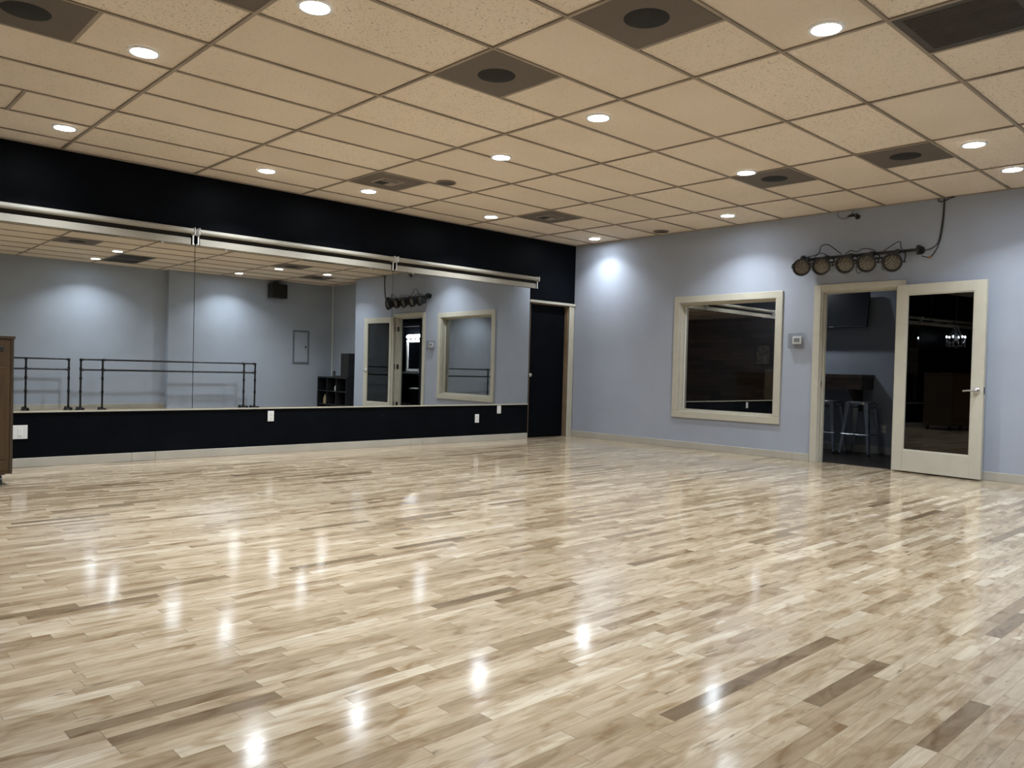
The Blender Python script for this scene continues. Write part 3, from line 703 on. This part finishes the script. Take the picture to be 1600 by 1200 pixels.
barre(7.66, -4.93, -1.84, 'black pipe ballet barre nearer the grey wall, rear of the right-hand pair')
barre(7.46, -4.62, -1.69, 'black pipe ballet barre in front of its twin, right-hand pair in the mirror')
barre(7.85, -6.15, -5.08, 'black pipe ballet barre with a middle post, left of the pair', mid=(-5.76,))

# things by the opposite wall
t = thing('wall_speaker', 'black box speaker hung high on the grey wall, seen in the middle mirror', 'speaker', (8.06, -.985, 2.68))
link('cabinet_box', box(BM(), -.24, -.03, -.185, .185, -.165, .165), M_blk, t, bevel=.01)
link('grille', box(BM(), -.246, -.24, -.17, .17, -.15, .15), M_hole, t, bevel=.003)
link('bracket', box(BM(), -.03, 0, -.05, .05, -.05, .05), M_blk, t)
link('mounting_plate', box(BM(), -.16, -.08, -.12, .02, .165, .20), M_blk, t)
t = thing('breaker_panel', 'flush metal breaker panel painted wall grey, seen in the middle mirror', 'electrical panel', (8.06, -.335, 1.41))
bm = BM(); ring(bm, -.17, .17, -.36, .36, .03, 0, 0.001); bm.clear()
for (a,b,c_,d_) in ((-.2,.2,.36,.4),(-.2,.2,-.4,-.36),(-.2,-.165,-.36,.36),(.165,.2,-.36,.36)): box(bm, -.012, 0, a, b, c_, d_)
link('panel_frame', bm, MAT('grey panel edge', (.13,.145,.165), .5), t, bevel=.002)
link('panel_door', box(BM(), -.008, -.002, -.16, .16, -.355, .355), M_grey, t, bevel=.002)
link('latch', box(BM(), -.014, -.008, .10, .13, -.02, .03), M_blk, t)
# white conduit in the recess corner
t = thing('white_conduit', 'thin white conduit running down the recess corner, seen in the mirror', 'pipe', (8.045, .455, 0))
bm = BM(); cyl(bm, (0,0,.0), (0,0,H), .011, n=10); link('pipe_run', bm, M_white, t)
# shelf cabinet with a tall speaker on it
t = thing('shelf_cabinet', 'low black open shelf cabinet in the recess, seen at the mirror edge', 'cabinet', (7.38, .26, 0))
A, B, Z = .62, .19, .72
bm = BM(); box(bm, -A, A, -B, B, Z-.03, Z); o = link('top', bm, M_blk, t)
link('back', box(BM(), -A, A, B-.012, B, .0, Z-.03), M_blk, t)
for xx in (-A, -.2, .2, A-.02): link('side_panel', box(BM(), xx, xx+.02, -B, B-.012, 0, Z-.03), M_blk, t)
for zz in (.05, .37): link('shelf', box(BM(), -A+.02, A-.02, -B+.01, B-.012, zz, zz+.02), M_blk, t)
t = thing('tower_speaker', 'tall slim black speaker standing on the shelf cabinet', 'speaker', (6.98, .28, .72))
link('cabinet_box', box(BM(), -.17, .17, -.13, .13, 0, .56), M_blk, t, bevel=.01)
link('grille', box(BM(), -.15, .15, -.136, -.13, .03, .53), M_hole, t)
t = thing('small_figurine', 'small dark ornament on top of the shelf cabinet', 'ornament', (7.58, .25, .72))
bm = BM(); lathe(bm, (0,0,0), (0,0,1), [(0,0),(0,.04),(.02,.045),(.05,.03),(.07,.022),(.09,.032),(.115,.035),(.14,.02),(.148,0)], 16); link('figure_body', bm, M_ventdark, t, True)
for k, (xx, lab) in enumerate(((7.42,'flat dark box on the shelf cabinet, left one'),(7.26,'flat dark box on the shelf cabinet beside the tall speaker'))):
    t = thing('flat_box', lab, 'box', (xx, .24, .72)); link('box_body', box(BM(), -.07, .07, -.06, .06, 0, .035), M_ventdark, t, bevel=.005)
t = thing('glass_jar', 'small pale jar on the middle shelf of the black shelf cabinet', 'jar', (7.33, .16, .391))
bm = BM(); lathe(bm, (0,0,0), (0,0,1), [(0,0),(0,.035),(.08,.04),(.11,.025),(.13,.025),(.13,0)], 16); link('jar_body', bm, MAT('pale ceramic', (.5,.5,.48), .3), t, True)
t = thing('wood_bottle', 'tan wooden bottle shape on the bottom shelf of the black shelf cabinet', 'bottle', (7.80, .16, .071))
bm = BM(); lathe(bm, (0,0,0), (0,0,1), [(0,0),(0,.04),(.14,.04),(.17,.02),(.22,.018),(.22,0)], 16); link('bottle_body', bm, MAT('tan wood', (.35,.25,.13), .5), t, True)

# ------------------------------------------------------------------ lobby behind the doorway
LY = 1.78
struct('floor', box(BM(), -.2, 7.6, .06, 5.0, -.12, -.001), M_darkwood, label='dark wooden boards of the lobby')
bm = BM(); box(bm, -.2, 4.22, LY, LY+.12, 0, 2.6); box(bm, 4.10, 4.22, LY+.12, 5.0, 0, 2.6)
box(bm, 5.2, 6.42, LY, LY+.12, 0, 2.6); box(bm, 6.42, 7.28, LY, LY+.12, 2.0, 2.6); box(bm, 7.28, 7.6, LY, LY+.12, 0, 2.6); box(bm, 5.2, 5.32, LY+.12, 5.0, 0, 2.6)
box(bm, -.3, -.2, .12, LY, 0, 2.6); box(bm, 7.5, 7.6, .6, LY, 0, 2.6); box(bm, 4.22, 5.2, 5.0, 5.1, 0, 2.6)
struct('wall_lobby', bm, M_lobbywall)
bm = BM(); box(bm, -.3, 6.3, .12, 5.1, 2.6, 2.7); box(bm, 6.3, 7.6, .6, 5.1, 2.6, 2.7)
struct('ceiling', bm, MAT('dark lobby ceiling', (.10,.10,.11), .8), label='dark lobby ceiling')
struct('baseboard_lobby', box(BM(), -.2, 4.22, LY-.014, LY, 0, .10), MAT('grey baseboard', (.30,.30,.29), .5), bevel=.003)
# bathroom past the lobby
bm = BM(); box(bm, 6.1, 9.6, 3.5, 3.6, 0, 2.5); box(bm, 6.1, 6.2, LY+.12, 3.5, 0, 2.5); box(bm, 9.5, 9.6, LY+.12, 3.5, 0, 2.5); box(bm, 7.6, 9.6, LY, LY+.12, 0, 2.5); 
struct('wall_bath', bm, M_black)
struct('ceiling', box(BM(), 6.1, 9.6, LY+.12, 3.6, 2.5, 2.58), M_lobbywall, label='small washroom ceiling')
struct('floor', box(BM(), 7.6, 9.6, LY, 3.6, -.12, -.001), M_darkwood, label='dark washroom floor')
bm = BM(); fy0, fy1 = LY-.02, LY
box(bm, 6.31, 6.42, fy0, fy1, 0, 2.10); box(bm, 7.28, 7.39, fy0, fy1, 0, 2.10); box(bm, 6.42, 7.28, fy0, fy1, 2.0, 2.10); box(bm, 6.42, 6.435, LY, LY+.12, 0, 2.0); box(bm, 7.265, 7.28, LY, LY+.12, 0, 2.0)
struct('trim_3', bm, MAT('pale grey casing', (.42,.44,.46), .4), bevel=.003)
t = thing('washroom_mirror', 'white-framed washroom mirror under a bright light, seen through the doorway in the mirror', 'mirror', (8.98, 3.5, 1.33))
bm = BM(); 
for (a,b,c_,d_) in ((-.35,.35,.38,.45),(-.35,.35,-.45,-.38),(-.35,-.28,-.38,.38),(.28,.35,-.38,.38)): box(bm, a, b, -.03, 0, c_, d_)
link('mirror_frame', bm, M_white, t, bevel=.004); link('mirror_glass', box(BM(), -.28, .28, -.012, -.006, -.38, .38), M_mirror, t)
t = thing('vanity_light', 'glowing white washroom light bar above the framed mirror', 'light', (8.95, 3.498, 1.86))
link('back_plate', box(BM(), -.3, .3, -.03, 0, .0, .08), M_white, t, bevel=.004)
for xx in (-.2, 0, .2):
    bm = BM(); sph(bm, (xx,-.09,.0), .055, 14); link('globe', bm, MAT('lit globe', (.9,.9,.9), .4, emit=(.9,.95,1.0), estr=60), t, True)
t = thing('washroom_shelf', 'white washroom shelf below the framed mirror', 'shelf', (8.85, 3.5, .80)); link('shelf_board', box(BM(), -.5, .5, -.22, 0, 0, .05), M_white, t, bevel=.004)
t = thing('soap_dispenser', 'small white soap dispenser on the washroom shelf', 'dispenser', (8.62, 3.39, .85)); bm = BM(); lathe(bm, (0,0,0), (0,0,1), [(0,0),(0,.035),(.1,.035),(.115,.012),(.15,.012),(.15,0)], 14); link('bottle_body', bm, M_white, t, True)
t = thing('waste_bin', 'white-lidded slatted bin in the washroom, seen through the doorway in the mirror', 'bin', (8.15, 2.95, 0))
bm = BM(); lathe(bm, (0,0,0), (0,0,1), [(0,0),(0,.13),(.40,.16),(.40,0)], 20); link('bin_body', bm, MAT('dark bin', (.08,.08,.085), .4), t, True)
bm = BM(); lathe(bm, (0,0,.40), (0,0,1), [(0,.165),(.02,.17),(.045,.12),(.05,0)], 20); link('lid', bm, M_white, t, True)

# television on the lobby wall
t = thing('wall_television', 'black flat television mounted high on the lobby wall, seen through the doorway', 'television', (3.32, LY, 1.93))
TM = Matrix.Translation((0,-.12,0)) @ Matrix.Rotation(math.radians(-7), 4, 'X')
bm = BM(); box(bm, -.48, .48, -.025, .02, -.24, .235); bmesh.ops.transform(bm, matrix=TM, verts=bm.verts); link('bezel', bm, M_blk, t, bevel=.004)
bm = BM(); box(bm, -.468, .468, -.0265, -.025, -.222, .224); bmesh.ops.transform(bm, matrix=TM, verts=bm.verts); link('screen', bm, MAT('dark screen', (.006,.007,.009), .25), t)
bm = BM(); box(bm, -.03, .03, -.0275, -.025, -.236, -.228); bmesh.ops.transform(bm, matrix=TM, verts=bm.verts); link('maker_mark', bm, M_steel, t)
link('wall_mount', box(BM(), -.12, .12, -.11, 0, -.1, .1), M_blk, t)
# counter
t = thing('wall_counter', 'thick dark rustic wooden counter fixed to the lobby wall', 'counter', (3.2, LY, 0))
link('counter_top', box(BM(), -1.2, .66, -.40, 0, 1.0, 1.055), M_counter, t, bevel=.004)
link('apron', box(BM(), -1.19, .65, -.385, -.335, .855, 1.0), M_counter, t, bevel=.004)
link('end_board', box(BM(), .60, .65, -.335, 0, .855, 1.0), M_counter, t, bevel=.004)
for xx in (.45, -.9):
    bm = BM(); v = [bm.verts.new(p) for p in ((xx,0,.855),(xx,-.33,.855),(xx,0,.55),(xx+.06,0,.855),(xx+.06,-.33,.855),(xx+.06,0,.55))]
    for f in ((0,1,2),(3,5,4),(0,3,4,1),(1,4,5,2),(2,5,3,0)): bm.faces.new([v[k] for k in f])
    link('bracket', bm, M_counter, t)
outlet(4.0, LY, .335, '-y', 'white outlet low on the lobby wall behind the stools', rot=-PI/2, mat=MAT('dim white plate', (.4,.4,.4), .4))
# metal stools
def stool(x, y, label):
    t = thing('metal_stool', label, 'stool', (x, y, 0), 0, 'backless metal stools at the counter')
    zs = .70; a, b = .145, .20
    bm = BM()
    rr_ = []
    for (hw, z) in ((.15,zs-.035),(.155,zs-.006),(.148,zs),(.13,zs+.002),(.05,zs-.004)):
        ringv = []
        for k in range(24):
            an = 2*PI*k/24; cx, cy = math.cos(an), math.sin(an); m_ = max(abs(cx), abs(cy)); q = hw*(.82/m_*.55+.45*1.0)/.9 if m_ else hw
            ringv.append(bm.verts.new((cx*min(hw*1.12, hw/m_*.97), cy*min(hw*1.12, hw/m_*.97), z)))
        rr_.append(ringv)
    for p_, q_ in zip(rr_, rr_[1:]):
        for k in range(24): bm.faces.new((p_[k], p_[(k+1)%24], q_[(k+1)%24], q_[k]))
    bm.faces.new(rr_[-1]); link('seat', bm, M_gun, t, True)
    for sx in (-1,1):
        for sy in (-1,1):
            bm = BM()
            for (w0, w1) in (((.052,.0),(.030,.0)),):
                top = Vector((sx*a, sy*a, zs-.01)); bot = Vector((sx*b, sy*b, 0.02))
                for (dx, dy) in ((1,0),(0,1)):
                    v = []
                    for P_, wv in ((top,.055),(bot,.028)):
                        e1_ = P_; e2_ = P_ - Vector((sx*wv*dx, sy*wv*dy, 0)); nn = Vector((sx*.004*dy*-1, sy*.004*dx*-1, 0))
                        v += [bm.verts.new(e1_), bm.verts.new(e2_), bm.verts.new(e2_+nn), bm.verts.new(e1_+nn)]
                    for f in ((0,1,2,3),(7,6,5,4),(0,4,5,1),(1,5,6,2),(2,6,7,3),(3,7,4,0)): bm.faces.new([v[k] for k in f])
            leg = link('leg', bm, M_gun, t)
            bm = BM(); box(bm, sx*b-.017, sx*b+.012, sy*b-.017, sy*b+.012, 0, .03); link('foot_cap', bm, M_blk, leg)
    zr = .27; rr2 = .178
    for (p, q) in (((-rr2,-rr2),(rr2,-rr2)),((rr2,-rr2),(rr2,rr2)),((rr2,rr2),(-rr2,rr2)),((-rr2,rr2),(-rr2,-rr2))):
        bm = BM(); cyl(bm, (p[0],p[1],zr), (q[0],q[1],zr), .010, n=10); link('footrest', bm, M_gun, t, True)
    zr = .50; rr3 = .155
    bm = BM(); cyl(bm, (-rr3,-rr3,zr+.12), (rr3,rr3,zr+.12), .006, n=8); cyl(bm, (rr3,-rr3,zr+.12), (-rr3,rr3,zr+.12), .006, n=8); link('cross_brace', bm, M_gun, t)
    return t
stool(3.845, 1.42, 'backless metal stool fully visible in the doorway, right one')
stool(3.40, 1.40, 'backless metal stool half hidden by the left door frame')

# ------------------------------------------------------------------ chandelier near the mirror wall, mirrored in the door glass
CH = Vector((.35, -9.15, 0))
t = thing('crystal_chandelier', 'small lit crystal chandelier, seen as reflection in the open door glass', 'chandelier', (CH.x, CH.y, 1.88))
bm = BM(); cyl(bm, (0,0,-.02), (0,0,.28), .012, n=10); sph(bm, (0,0,.02), .035, 12); sph(bm, (0,0,.2), .025, 12); link('stem', bm, M_chrome, t, True)
bm = BM()
for k in range(16): 
    z = .29+k*.045
    if k % 2: lathe(bm, (0,0,z), (1,0,0), [(-.002,.018),(.002,.022),(.002,.014),(-.002,.018)], 10)
    else: lathe(bm, (0,0,z), (0,1,0), [(-.002,.018),(.002,.022),(.002,.014),(-.002,.018)], 10)
cyl(bm, (0,0,.28), (0,0,H-1.88-.02), .003, n=6); link('chain', bm, M_chrome, t)
bm = BM()
for k in range(24):
    f = k/23; P_ = Vector((0, .03+f*.92, .42-.07*math.sin(PI*f)-.02*f))
    lathe(bm, P_, (1,0,0) if k%2 else (0,0,1), [(-.005,.016),(.005,.022),(.005,.012),(-.005,.016)], 10)
cyl(bm, (0,.95,.40), (0,.95,H-1.88), .003, n=6); lathe(bm, (0,.95,H-1.88), (0,0,-1), [(0,.02),(.01,.018),(.012,0)], 12)
o = link('swag_chain', bm, M_chrome, t); o['label'] = 'bright chain swagged sideways to a ceiling hook'
bm = BM(); lathe(bm, (0,0,H-1.88), (0,0,-1), [(0,.06),(.015,.055),(.03,.02),(.03,0)], 20); link('canopy', bm, M_chrome, t, True)
M_bulb = MAT('lit candle bulb', (.9,.9,.9), .3, emit=(.85,.92,1.0), estr=70)
M_crys = MAT('cut crystal', (.75,.8,.9), .04, metal=.75, var=.05)
for k in range(6):
    an = k*PI/3+.3; dx, dy = math.cos(an), math.sin(an)
    bm = BM(); tube(bm, [(0,0,.0),(dx*.08,dy*.08,-.05),(dx*.15,dy*.15,-.035),(dx*.18,dy*.18,.02)], .006); lathe(bm, (dx*.18,dy*.18,.02), (0,0,1), [(0,0),(.0,.02),(.006,.03),(.01,.008),(.05,.009),(.05,0)], 12); arm = link('arm', bm, M_chrome, t, True)
    bm = BM(); sph(bm, (dx*.18,dy*.18,.085), .016, 10, (1,1,1.7)); link('bulb', bm, M_bulb, arm, True)
    bm = BM()
    for q in range(9):
        f = q/9; bmesh.ops.create_icosphere(bm, subdivisions=1, radius=.013, matrix=Matrix.Translation((dx*(.15*(1-f)**1.7+.03), dy*(.15*(1-f)**1.7+.03), .03+.34*f)))
    for q in (0,1,2,3): bmesh.ops.create_icosphere(bm, subdivisions=1, radius=.015, matrix=Matrix.Translation((dx*.18, dy*.18, -.02-.035*q)))
    bmesh.ops.create_icosphere(bm, subdivisions=1, radius=.016, matrix=Matrix.Translation((dx*.09, dy*.09, -.11)))
    link('crystal_strand', bm, M_crys, t)
bm = BM(); bmesh.ops.create_icosphere(bm, subdivisions=2, radius=.028, matrix=Matrix.Translation((0,0,-.14))); link('crystal_ball', bm, M_crys, t)

# framed pictures on the rear plank wall
for (x, z, ww, hh, lab) in ((2.0,1.75,.5,.62,'dark framed picture on the rear plank wall, left one'),(3.2,1.55,.7,.95,'large framed picture on the rear plank wall, middle one'),(4.4,1.7,.55,.7,'framed picture on the rear plank wall, right one')):
    t = thing('framed_picture', lab, 'picture', (x, YB, z), 0, 'framed pictures on the rear wall')
    bm = BM()
    for (a,b,c_,d_) in ((-ww/2,ww/2,hh/2-.05,hh/2),(-ww/2,ww/2,-hh/2,-hh/2+.05),(-ww/2,-ww/2+.05,-hh/2+.05,hh/2-.05),(ww/2-.05,ww/2,-hh/2+.05,hh/2-.05)): box(bm, a, b, 0, .03, c_, d_)
    link('picture_frame', bm, M_tandark, t, bevel=.004)
    link('print', box(BM(), -ww/2+.04, ww/2-.04, .005, .012, -hh/2+.04, hh/2-.04), MAT('abstract print', (.10,.08,.06), .5, col2=(.42,.38,.32), scale=7), t)
# lobby ceiling lamp, upper left of the television
t = thing('recessed_light', 'recessed lobby ceiling light beyond the doorway, left of the television', 'ceiling light', (2.75, 1.15, 2.60))
for q in base:
    k = q.copy(); COL.objects.link(k); k.parent = t
ld = bpy.data.lights.new('lamp_light', 'AREA'); ld.shape = 'DISK'; ld.size = .10; ld.energy = 12.0; ld.color = (.9,.95,1.0); ld.spread = math.radians(160)
lo = bpy.data.objects.new('lamp_light', ld); COL.objects.link(lo); lo.parent = t; lo.location = (0,0,-.012)
